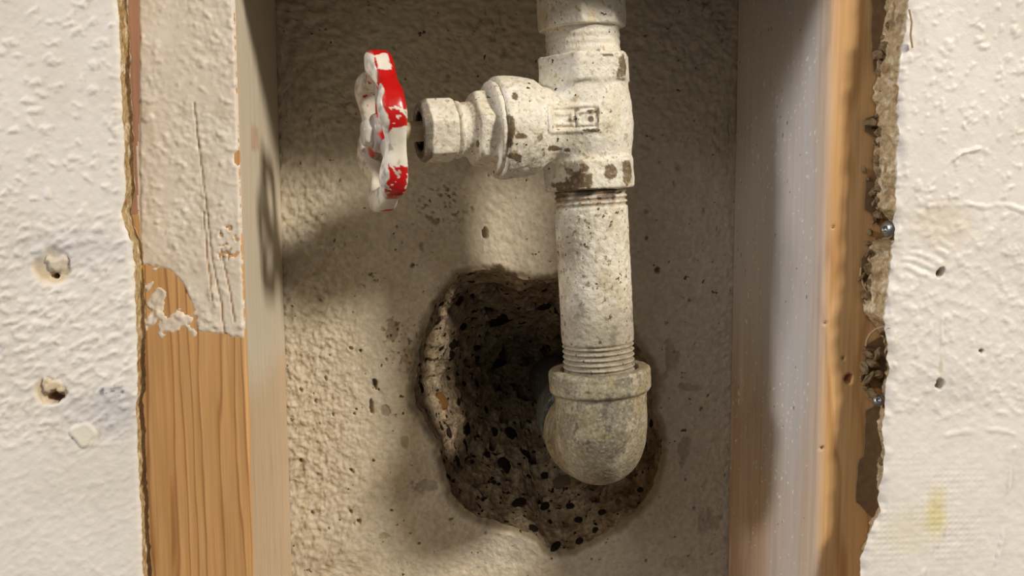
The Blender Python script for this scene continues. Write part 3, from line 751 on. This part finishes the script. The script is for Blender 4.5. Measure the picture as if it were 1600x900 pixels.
cm = chips(W, [(967,108,9,18,.024),(945,88,12,3,.02),(960,272,0.1,0.1,.02),(975,270,10,20,.024),(905,283,24,13,.016),(911,262,8,8,.016),(955,268,12,12,.0165),
               (868,232,14,5,.016),(888,234,6,3,.016),(795,205,8,24,.012),(812,214,11,5,.012),(803,245,11,7,.013),(785,255,4,6,.013),(916,297,60,3,.02),
               (803,153,4,6,.012),(933,180,2.5,17,.0155),(925,175,9,3,.0155),(920,204,16,3,.0155),(922,186,6,5,.0155),(890,290,25,8,.016)], .5, 1)
bz = V[:, 2]*1000
c = mixc(c, lin((106, 84, 58)), cm*.95)
c = mixc(c, lin((122, 98, 68)), .85*sstep(.30, .42, fbm(W, .004, 3, 77)-.35*sstep(.0, .012, V[:, 2]-.002)-.25*sstep(.012, .0, V[:, 0])))
mk('valve_body', V-0.00018*0, Q, M_valve, valve, c)

HEXA = math.radians(14)     # turn of the bonnet and packing nut about the stem
def hexs(y, z, apo): return ngon_sd(y, z, apo, 6, HEXA)
def f_bonnet(x, y, z):
    r = np.hypot(y, z)
    disc = prism(r-16.4, slab(x, 35.2, 37.2), .5)
    hx = smax(prism(hexs(y, z, 11.9), slab(x, 36, 43.8), .9), r-13.4+.6*np.maximum(x-42, 0), .6)
    neck = poly_sd(r, x, [(0, 36), (11.5, 36), (11.3, 43), (9.8, 45.2), (9.3, 46), (9.3, 48.2), (9.9, 48.4), (9.9, 49.6), (8.9, 50.2), (0, 50.2)])
    return smin(smin(disc, hx, 1.0), neck, .8)
V, Q = sdf_mesh(f_bonnet, (33, -19, -19), (52, 19, 19), 0.42, paint_noise(.8, 20))
W = vworld(V); c = cream_col(W, 20, .3); mk('bonnet', V, Q, M_valve, valve, mixc(c, lin((120, 98, 66)), chips(W, [(746,225,3,6,.015)], .4, 3)))
def f_nut(x, y, z):
    r = np.hypot(y, z)
    d = smax(prism(hexs(y, z, 9.9), slab(x, 50.3, 62.2), .7), r-11.3+.55*np.maximum(x-60, 0)+.45*np.maximum(52-x, 0), .5)
    return smax(d, -prism(r-6.6, slab(x, 57, 70), .4), .6)
V, Q = sdf_mesh(f_nut, (49, -13, -13), (64, 13, 13), 0.4, paint_noise(.75, 40))
W = vworld(V); c = cream_col(W, 40, .45); r = np.hypot(V[:, 1], V[:, 2])
c = mixc(c, lin((60, 50, 38)), sstep(.0600, .0606, V[:, 0])*sstep(.0098, .0088, r)*.9)
c = mixc(c, lin((74, 60, 42)), sstep(.0592, .0600, V[:, 0]+.0007*vnoise(W, .004, 3))*.8)
c = mixc(c, lin((14, 12, 10)), sstep(.0072, .0068, r))  # shade of the hollow bore painted near black
mk('packing_nut', V, Q, M_valve, valve, c)
def lathe_x(name, prof, m, parent, nseg=40, col=None):   # (axial mm, radius mm)
    prof = np.array(prof)*0.001; a = np.linspace(0, 2*np.pi, nseg, endpoint=False)
    v = np.concatenate([np.stack([np.full(nseg, x), r*np.cos(a), r*np.sin(a)], 1) for x, r in prof])
    return mk(name, v, gridf(len(prof), nseg, wrap=True, flip=True), m, parent, col)
lathe_x('stem_gap_shade', [(58, 3.2), (58.6, 3.4), (58.8, 6.4), (58, 6.8), (57.4, 6.6), (57.4, 3.2)], M_dark, valve)  # dark ring put in for the shade of the gap round the stem
lathe_x('stem', [(50, 0.01), (50, 3.5), (58, 3.5), (63, 3.45), (68, 3.5), (70.5, 3.7), (71, 4.6), (72, 4.8), (74, 4.8), (80, 3.2), (80, 0.01)], M_stem, valve)

# handwheel: wavy rim with lobes, web, spokes, hub, nut
SW = 75.3; LOBE = math.radians(16)
def f_rim(x, y, z):
    rho = np.hypot(y, z); phi = np.arctan2(z, y); lob = np.cos(6*(phi-LOBE))
    R = 21.9+1.3*lob; ru = rho-R; au = x-SW-0.5*lob
    k = 3.7+0.45*lob; ka = 3.8+0.65*lob
    e = (np.power(np.abs(ru)/k, 3.6)+np.power(np.abs(au)/ka, 3.6))**(1/3.6)
    return (e-1)*3.4
V, Q = sdf_mesh(f_rim, (SW-7, -30, -30), (SW+7, 30, 30), 0.42, lambda p: 0.16*fbm(p, .004, 2, 3))
W = vworld(V); rho = np.hypot(V[:, 1], V[:, 2])*1000; phi = np.degrees(np.arctan2(V[:, 2], V[:, 1])); au = V[:, 0]*1000-SW
RED = lin((196, 22, 20)); WHT = lin((232, 224, 208))
c = np.tile(RED, (len(V), 1)); nz = fbm(V, .006, 3, 17); nf = fbm(V, .0022, 2, 19)
white = np.zeros(len(V))
def ang(a, b, soft=4): return sstep(a-soft, a+soft, phi+nz*9)*(1-sstep(b-soft, b+soft, phi+nz*9))
side = sstep(2.5, 3.0, au+.5*nz)*sstep(27.5, 25.8, rho)        # face turned away from the valve got the overspray
white = np.maximum(white, side*sstep(-.42, -.3, nz+.15))
white = np.maximum(white, ang(-29, 1, 2))                       # cream gap on the near rim
white = np.maximum(white, ang(-64, -26, 2)*sstep(.30, .42, nf+.3*nz+.22*sstep(-34, -28, phi)+.2*sstep(-1, -3, au)*sstep(-60, -50, phi)))
white = np.maximum(white, ang(-120, -66, 2)*sstep(-.5, -.4, nz))
white = np.maximum(white, ang(52, 68, 2)*sstep(-2.2, -1.4, au+1.2*nf)*sstep(2.6, 1.8, au+nf))
white = np.maximum(white, ang(8, 14, 1.5)*sstep(.05, .15, nf))
white = np.maximum(white, (np.abs(phi) > 115)*sstep(-.3, -.2, nz))
white = np.maximum(white, sstep(-3.6, -4.2, au+.5*nz)*sstep(.1, .2, nf)*(phi < 30))
white = np.maximum(white, sstep(20.2, 19.0, rho)*sstep(-.2, 0, nf+.2))
c = mixc(c, WHT, sstep(.4, .6, white)); c = mixc(c, lin((178, 170, 162)), side*sstep(-.2, .3, nf)*.8)  # outer face greyed: dirt plus the shade of the wheel interior, painted in
c = mixc(c, lin((110, 96, 74)), sstep(.4, .6, white)*sstep(.32, .5, nf)*.5)
rim = mk('hand_wheel', V, Q, M_red, valve, c)
rim['label'] = 'scalloped red handwheel spattered with cream paint'
def f_hub(x, y, z):
    r = np.hypot(y, z); return prism(r-7.2+.35*np.abs(x-SW), slab(x, SW-4.4, SW+3.4), .9)
V, Q = sdf_mesh(f_hub, (SW-7, -10, -10), (SW+6, 10, 10), 0.5, lambda p: 0.12*fbm(p, .004, 2, 5))
WG = (168, 160, 154)  # cream greyed with dirt and painted shade for the inside of the wheel
mk('hub', V, Q, M_red, rim, mixc(np.tile(lin(WG), (len(V), 1)), RED, sstep(.1, .3, fbm(V, .005, 2, 3))))
def f_wnut(x, y, z): return smax(prism(ngon_sd(y, z, 4.1, 6, .3), slab(x, SW+2.6, SW+6.6), .4), np.hypot(y, z)-4.6+.5*np.maximum(x-SW-5.4, 0), .3)
V, Q = sdf_mesh(f_wnut, (SW+1, -7, -7), (SW+9, 7, 7), 0.4)
mk('wheel_nut', V, Q, M_red, rim, np.tile(lin((206, 200, 190)), (len(V), 1)))
for k in range(3):
    a0 = LOBE+math.radians(60+120*k)
    def f_sp(x, y, z, a0=a0):
        u = y*math.cos(a0)+z*math.sin(a0); v = -y*math.sin(a0)+z*math.cos(a0)
        wdt = 2.6+0.10*np.abs(u-12)
        e = np.sqrt((v/wdt)**2+((x-SW+.5)/2.3)**2)-1
        return np.maximum(e*2.2, slab(u, 5.0, 20.5))
    V, Q = sdf_mesh(f_sp, (SW-5, -24, -24), (SW+4, 24, 24), 0.5, lambda p: 0.1*fbm(p, .004, 2, 7))
    mk('spoke', V, Q, M_red, rim, mixc(np.tile(lin(WG), (len(V), 1)), RED, sstep(-.05, .15, fbm(V, .005, 2, 31+k))))

# ------------------------------------------------------------------ pipe, coupling, elbow, supply pipe
def lathe_grid(rows, rf, nseg):     # rows z (m), rf(z array)->radius (m)
    a = np.linspace(0, 2*np.pi, nseg, endpoint=False); A, Zg = np.meshgrid(a, rows); R = rf(Zg)
    return np.stack([R*np.cos(A), R*np.sin(A), Zg], -1).reshape(-1, 3), A.ravel()
nipple = empty('pipe_nipple', VO+wv*-0.0885, RV)
tag(nipple, 'whitish painted threaded pipe nipple between valve and elbow', 'pipe')
def radial(p, d): r = np.hypot(p[:, 0], p[:, 1])[:, None]; q = p.copy(); q[:, :2] *= (1+d[:, None]/r); return q
def to_w(p, base): return base+p[:, 0:1]*av+p[:, 1:2]*nv+p[:, 2:3]*wv
def rad_nip(z):
    zz = z*1000; r = np.full(z.shape, 13.35)
    thB = (zz < 8.6); r = np.where(thB, 12.75+0.55*np.cos(2*np.pi*zz/1.95), r)
    r = np.where((zz >= 8.6) & (zz < 9.4), 12.9+.45*(zz-8.6)/.8, r)
    r = np.where(zz > 58.5, 12.85+0.38*np.cos(2*np.pi*zz/1.95), r)
    return r*0.001
rows = np.arange(-0.006, 0.0705, 0.00033)
p, A = lathe_grid(rows, rad_nip, 260); base = VO+wv*-0.0885; W = to_w(p, base)
mid = sstep(.0085, .011, p[:, 2])*(1-sstep(.056, .059, p[:, 2]))
n1 = fbm(W, .0030, 3, 201); n2 = fbm(W, .0013, 2, 203)
p = radial(p, (0.00022*n1+0.00012*n2)*(.35+.65*mid))
W = to_w(p, base)
c = np.tile(lin((226, 217, 198)), (len(p), 1))
c = mixc(c, lin((196, 180, 148)), .6*sstep(0, .4, fbm(W, .010, 3, 205)))
c = mixc(c, lin((240, 235, 222)), .6*sstep(.05, .4, fbm(W, .006, 3, 207)))
low = sstep(.036, .014, p[:, 2]+.012*fbm(W, .014, 3, 209))
c = mixc(c, lin((152, 142, 122)), .75*low)
c = mixc(c, lin((116, 104, 84)), .55*sstep(.34, .55, fbm(W, .0030, 3, 211)+.06*low))
c = mixc(c, lin((92, 86, 76)), .5*low*sstep(.1, .5, fbm(W, .007, 3, 213)))
c = mixc(c, lin((128, 116, 96)), .55*(1-mid)*sstep(.0131, .01255, np.hypot(p[:, 0], p[:, 1])))
c = mixc(c, lin((72, 58, 44)), .8*sstep(.0595, .0625, p[:, 2]+.003*fbm(W, .006, 2, 215))*sstep(-.3, .1, fbm(W, .005, 2, 216)))
c = mixc(c, lin((168, 120, 84)), .5*sstep(.058, .06, p[:, 2])*sstep(.1, .3, fbm(W, .003, 2, 217)))
body = mk('pipe_wall', p, gridf(len(rows), 260, wrap=True), M_pipe, nipple, c)

coup = empty('pipe_coupling', VO+wv*0.0225, RV)
tag(coup, 'cream painted octagonal pipe coupling screwed into the top of the valve', 'pipe fitting')
def rad_c(z):
    zz = z*1000; r = 13.25+0.12*np.sin(2*np.pi*zz/2.6)
    return r*.001
rows = np.arange(-0.004, 0.0125, 0.0004); p, A = lathe_grid(rows, rad_c, 160); W = to_w(p, VO+wv*.0225); p = radial(p, .00012*fbm(W, .003, 2, 301))
c = cream_col(W, 60, .25); c = mixc(c, lin((70, 58, 44)), chips(W, [(935,81,4,4,.018),(893,92,10,5,.018)], .3, 9))
mk('threaded_end', p, gridf(len(rows), 160, wrap=True), M_valve, coup, c)
def f_oct(x, y, z):
    r = np.hypot(x, y); d = prism(ngon_sd(x, y, 14.7, 8, math.radians(22)), slab(z, 11.2, 46), .3)
    return smax(d, r-15.9+.3*np.maximum(13-z, 0), .2)
V, Q = sdf_mesh(f_oct, (-18, -18, 9), (18, 18, 48), 0.5, paint_noise(.45, 80)); W = to_w(V, VO+wv*.0225)
mk('coupling_body', V, Q, M_valve, coup, mixc(cream_col(W, 70, .3), lin((228, 206, 160)), .6*(1-sstep(.3, 1.1, dist2(W, 925, 30, .016, 10, 30)))))
riser = empty('riser_pipe', VO+wv*0.069, RV)
tag(riser, 'cream pipe rising out of the coupling above the valve', 'pipe')
rows = np.linspace(-0.004, 0.30, 90); p, A = lathe_grid(rows, lambda z: z*0+0.0107, 64); W = to_w(p, VO+wv*.069)
mk('riser_wall', p, gridf(len(rows), 64, wrap=True), M_valve, riser, cream_col(W, 90))

# elbow: origin where both axes meet
EO = VO+wv*(-0.0885-0.0318)
hy = np.array([0.0, 1.0, 0.0]); hx = np.cross(hy, wv); hx /= np.linalg.norm(hx)
RE = Matrix((hx, hy, wv)).transposed()
elbow = empty('pipe_elbow', EO, RE)
tag(elbow, 'grey galvanised elbow turning from the upright pipe into the hole', 'pipe fitting')
def f_elbow(x, y, z):
    RB = 14.0; R = 17.0
    rho = np.hypot(y-RB, z-RB)
    d = np.where(z >= RB, np.hypot(x, y), np.where(y >= RB, np.hypot(x, z), np.hypot(x, RB-rho)))
    d = np.where((z >= RB) & (y >= RB), np.minimum(np.hypot(x, y), np.hypot(x, z)), d)-R
    d = np.maximum(d, np.maximum(z-30, y-28))
    return d
def f_band_v(x, y, z): return prism(np.hypot(x, y)-18.9, slab(z, 22.4, 31.0), 1.3)
def f_band_h(x, y, z): return prism(np.hypot(x, z)-18.9, slab(y, 20.5, 29.4), 1.3)
def f_el(x, y, z):
    d = smin(smin(f_elbow(x, y, z), f_band_v(x, y, z), 1.4), f_band_h(x, y, z), 1.4)
    d = smax(d, -prism(np.hypot(x, y)-14.2, slab(z, 29.4, 40), .2), .7)
    return d
V, Q = sdf_mesh(f_el, (-21, -21, -21), (21, 32, 32), 0.45, lambda p: 0.16*fbm(p, .004, 2, 3)+.10*fbm(p, .0014, 2, 5))
W = EO+V[:, 0:1]*hx+V[:, 1:2]*hy+V[:, 2:3]*wv
c = np.tile(lin((146, 136, 112)), (len(V), 1))
c = mixc(c, lin((190, 180, 156)), .6*sstep(-.1, .5, fbm(W, .0065, 4, 401)+.12*sstep(-.005, .015, V[:, 2])))
c = mixc(c, lin((150, 132, 88)), .5*sstep(.0, .4, fbm(W, .012, 3, 403)))
dk = chips(W, [(965,650,30,45,.016),(885,675,13,40,.018),(975,590,18,18,.016),(945,700,30,18,.016),(868,600,10,14,.022),(930,590,30,3,.014)], .8, 30)
c = mixc(c, lin((112, 106, 94)), dk*.6)
c = mixc(c, lin((104, 96, 82)), .5*sstep(.2, .6, fbm(W, .004, 4, 407)))
mk('elbow_body', V, Q, M_galv, elbow, c)
# white ring standing in for the lit end rim of the band
p, A = lathe_grid(np.linspace(0.0285, 0.0312, 8), lambda z: z*0+0.0168+0.0004*np.sin(z*5000), 80)
p = p[:, [0, 2, 1]]; mk('lit_rim_ring', p, gridf(8, 80, wrap=True, flip=True), M_lit_rim, elbow)

supply = empty('supply_pipe', EO+hy*0.026, RE)
tag(supply, 'dark blue-grey supply pipe running from the elbow back into the hole', 'pipe')
rows = np.linspace(0.0, 0.105, 70); p, A = lathe_grid(rows, lambda z: 0.0133+0*z, 72); p = p[:, [0, 2, 1]]
W = (EO+hy*.026)+p[:, 0:1]*hx+p[:, 1:2]*hy+p[:, 2:3]*wv
c = mixc(np.tile(lin((66, 74, 76)), (len(p), 1)), lin((90, 58, 38)), sstep(.1, .4, fbm(W, .01, 3, 501))*.7)
mk('supply_wall', p, gridf(len(rows), 72, wrap=True, flip=True), M_galv, supply, c)
rows = np.array([.0118, .0119, .0122, .013, .016, .02, .026, .032, .036, .037]); rr_ = np.array([.0135, .0178, .0186, .0188, .0188, .0184, .0182, .0182, .0178, .0135])
p, A = lathe_grid(rows, lambda z: np.interp(z, rows, rr_), 72); p = p[:, [0, 2, 1]]
mk('union_collar', p, gridf(len(rows), 72, wrap=True, flip=True), M_galv, supply, np.tile(lin((74, 82, 84)), (len(p), 1)))

# ------------------------------------------------------------------ small things along the broken drywall
def crumb_mesh(seed):
    nlat, nlon = 6, 9; vs = []
    for i in range(nlat+1):
        a = math.pi*i/nlat
        for j in range(nlon):
            b = 2*math.pi*j/nlon; vs.append((math.sin(a)*math.cos(b), math.sin(a)*math.sin(b), math.cos(a)))
    v = np.array(vs); v = v*(1+0.45*vnoise(v+seed*5.3, 0.7, seed+60))[:, None]
    col = mixc(np.tile(lin((196, 170, 130)), (len(v), 1)), lin((136, 104, 70)), sstep(-.2, .5, vnoise(v+seed, .6, seed)))
    return mk('plaster_crumb', v, gridf(nlat+1, nlon, wrap=True), M_gypsum, wall_r, col, smooth=False)
cr = [crumb_mesh(k) for k in range(4)]
cs = [(1363,192,9,-.001),(1376,206,8,-.003),(1358,196,6,0),(1388,222,7,-.004),(1384,165,7,-.003),(1380,250,6,-.003),(1375,270,7,-.002),
      (1366,300,7,-.001),(1372,312,6,-.002),(1358,420,9,-.001),(1347,432,7,-.0005),(1352,458,9,-.001),(1363,440,8,-.002),(1370,410,7,-.002),
      (1356,552,9,-.001),(1364,568,10,-.002),(1350,575,8,-.0005),(1372,585,9,-.002),(1358,590,10,-.001),(1370,555,8,-.003),(1346,590,6,0),
      (1362,615,8,-.001),(1376,720,5,-.006),(1386,690,5,-.007),(1368,480,8,-.002),(1374,497,8,-.003),(1380,75,7,-.003),(1392,120,8,-.004),(1372,335,7,-.002),
      (1378,385,8,-.003),(1356,278,5,0),(1350,266,4,0),(1354,470,6,0),(1380,520,6,-.004),(1390,40,7,-.004),(1352,605,5,0)]
for y in range(60, 500, 13):
    cs.append((np.interp(y, [60, 200, 300, 450, 500], [1378, 1368, 1366, 1354, 1362])+random.uniform(-6, 12), y+random.uniform(-6, 6), random.uniform(4, 9), -random.uniform(.0, .003)))
for i, (x, y, s, Y) in enumerate(cs):
    ob = cr[i] if i < 4 else cr[i % 4].copy()
    if i >= 4: COL.objects.link(ob); ob.parent = wall_r
    k = s*0.75*(Y-CAM[1])/FPX
    ob.matrix_local = Matrix.Translation(Vector(P(x, y, Y-k*.5))) @ Matrix.Rotation(random.uniform(0, 6), 4, Vector((random.random(), random.random(), 1))) @ Matrix.Diagonal((k*1.5, k*.9, k*random.uniform(1.1, 1.9), 1))

def lathe_dir(name, prof, loc, direction, m, parent, nseg=28):
    prof = np.array(prof)*.001; a = np.linspace(0, 2*np.pi, nseg, endpoint=False)
    v = np.concatenate([np.stack([r*np.cos(a), r*np.sin(a), np.full(nseg, z)], 1) for z, r in prof])
    return mk(name, v, gridf(len(prof), nseg, wrap=True), m, parent)
def screw(px, py, Y, direction, label, scale):
    d = Vector(direction).normalized()
    e = empty('drywall_screw', P(px, py, Y), d.to_track_quat('Z', 'Y').to_matrix()); e.scale = (scale,)*3
    tag(e, label, 'screw', 'screws in the broken drywall edge')
    lathe_dir('screw_head', [(0, .01), (0, 3.4), (.5, 4.0), (1.1, 4.0), (1.8, 3.2), (2.2, 1.8), (2.3, 1.5), (1.2, 1.3), (1.2, .01)], None, None, M_steel, e)
    lathe_dir('screw_shank', [(-12, .01)]+[(-12+i*.5, (1.2+.5*(i % 2))*min(1, .2+i*.15)) for i in range(24)]+[(0, 2.4)], None, None, M_steel, e)
screw(1388, 358, -0.0085, (-.93, -.36, .08), 'shiny round screw head in the broken edge of the right drywall', .72)
screw(1373, 626, -0.0035, (-.55, -.75, .35), 'small dark screw in the torn drywall edge beside the nail hole in the right stud', .5)

def ribbon(name, pts, width, m, parent):
    pts = np.array(pts); n = len(pts); v = []
    for i in range(n):
        t = pts[min(i+1, n-1)]-pts[max(i-1, 0)]; t /= np.linalg.norm(t)
        b = np.cross(t, [0, 1, 0.0]); b /= np.linalg.norm(b)
        for o in ((b*.0002), (np.array([0, -width, 0])+b*.0002), (np.array([0, -width, 0])-b*.0002), (-b*.0002)): v.append(pts[i]+o)
    return mk(name, np.array(v), gridf(n, 4, wrap=True), m, parent)
arc = [P(x, y, Y) for x, y, Y in ((1351,540,-.001),(1353,530,-.0025),(1358,521,-.004),(1366,514,-.006),(1376,510,-.0085),(1386,512,-.0115))]
ribbon('paper_curl', arc, .0014, M_paper, wall_r)
arc = [P(x, y, Y) for x, y, Y in ((1344,418,-.0005),(1343,430,-.001),(1348,446,-.0015),(1356,462,-.002),(1364,478,-.003),(1372,492,-.004))]
ribbon('paper_curl', arc, .0010, M_paper, wall_r)
arc = [P(x, y, Y) for x, y, Y in ((1420,15,-.0129),(1424,35,-.0136),(1422,55,-.0138),(1425,75,-.0134))]
ribbon('paper_curl', arc, .0006, M_paper, wall_r)
ys = flat_patch('paper_scrap', [(209,424),(216,412),(223,414),(221,426),(212,434)], -0.0052, 0.0008, M_yellow, None, 9)
tag(ys, 'tiny yellow paper scrap caught between left drywall and stud', 'scrap')
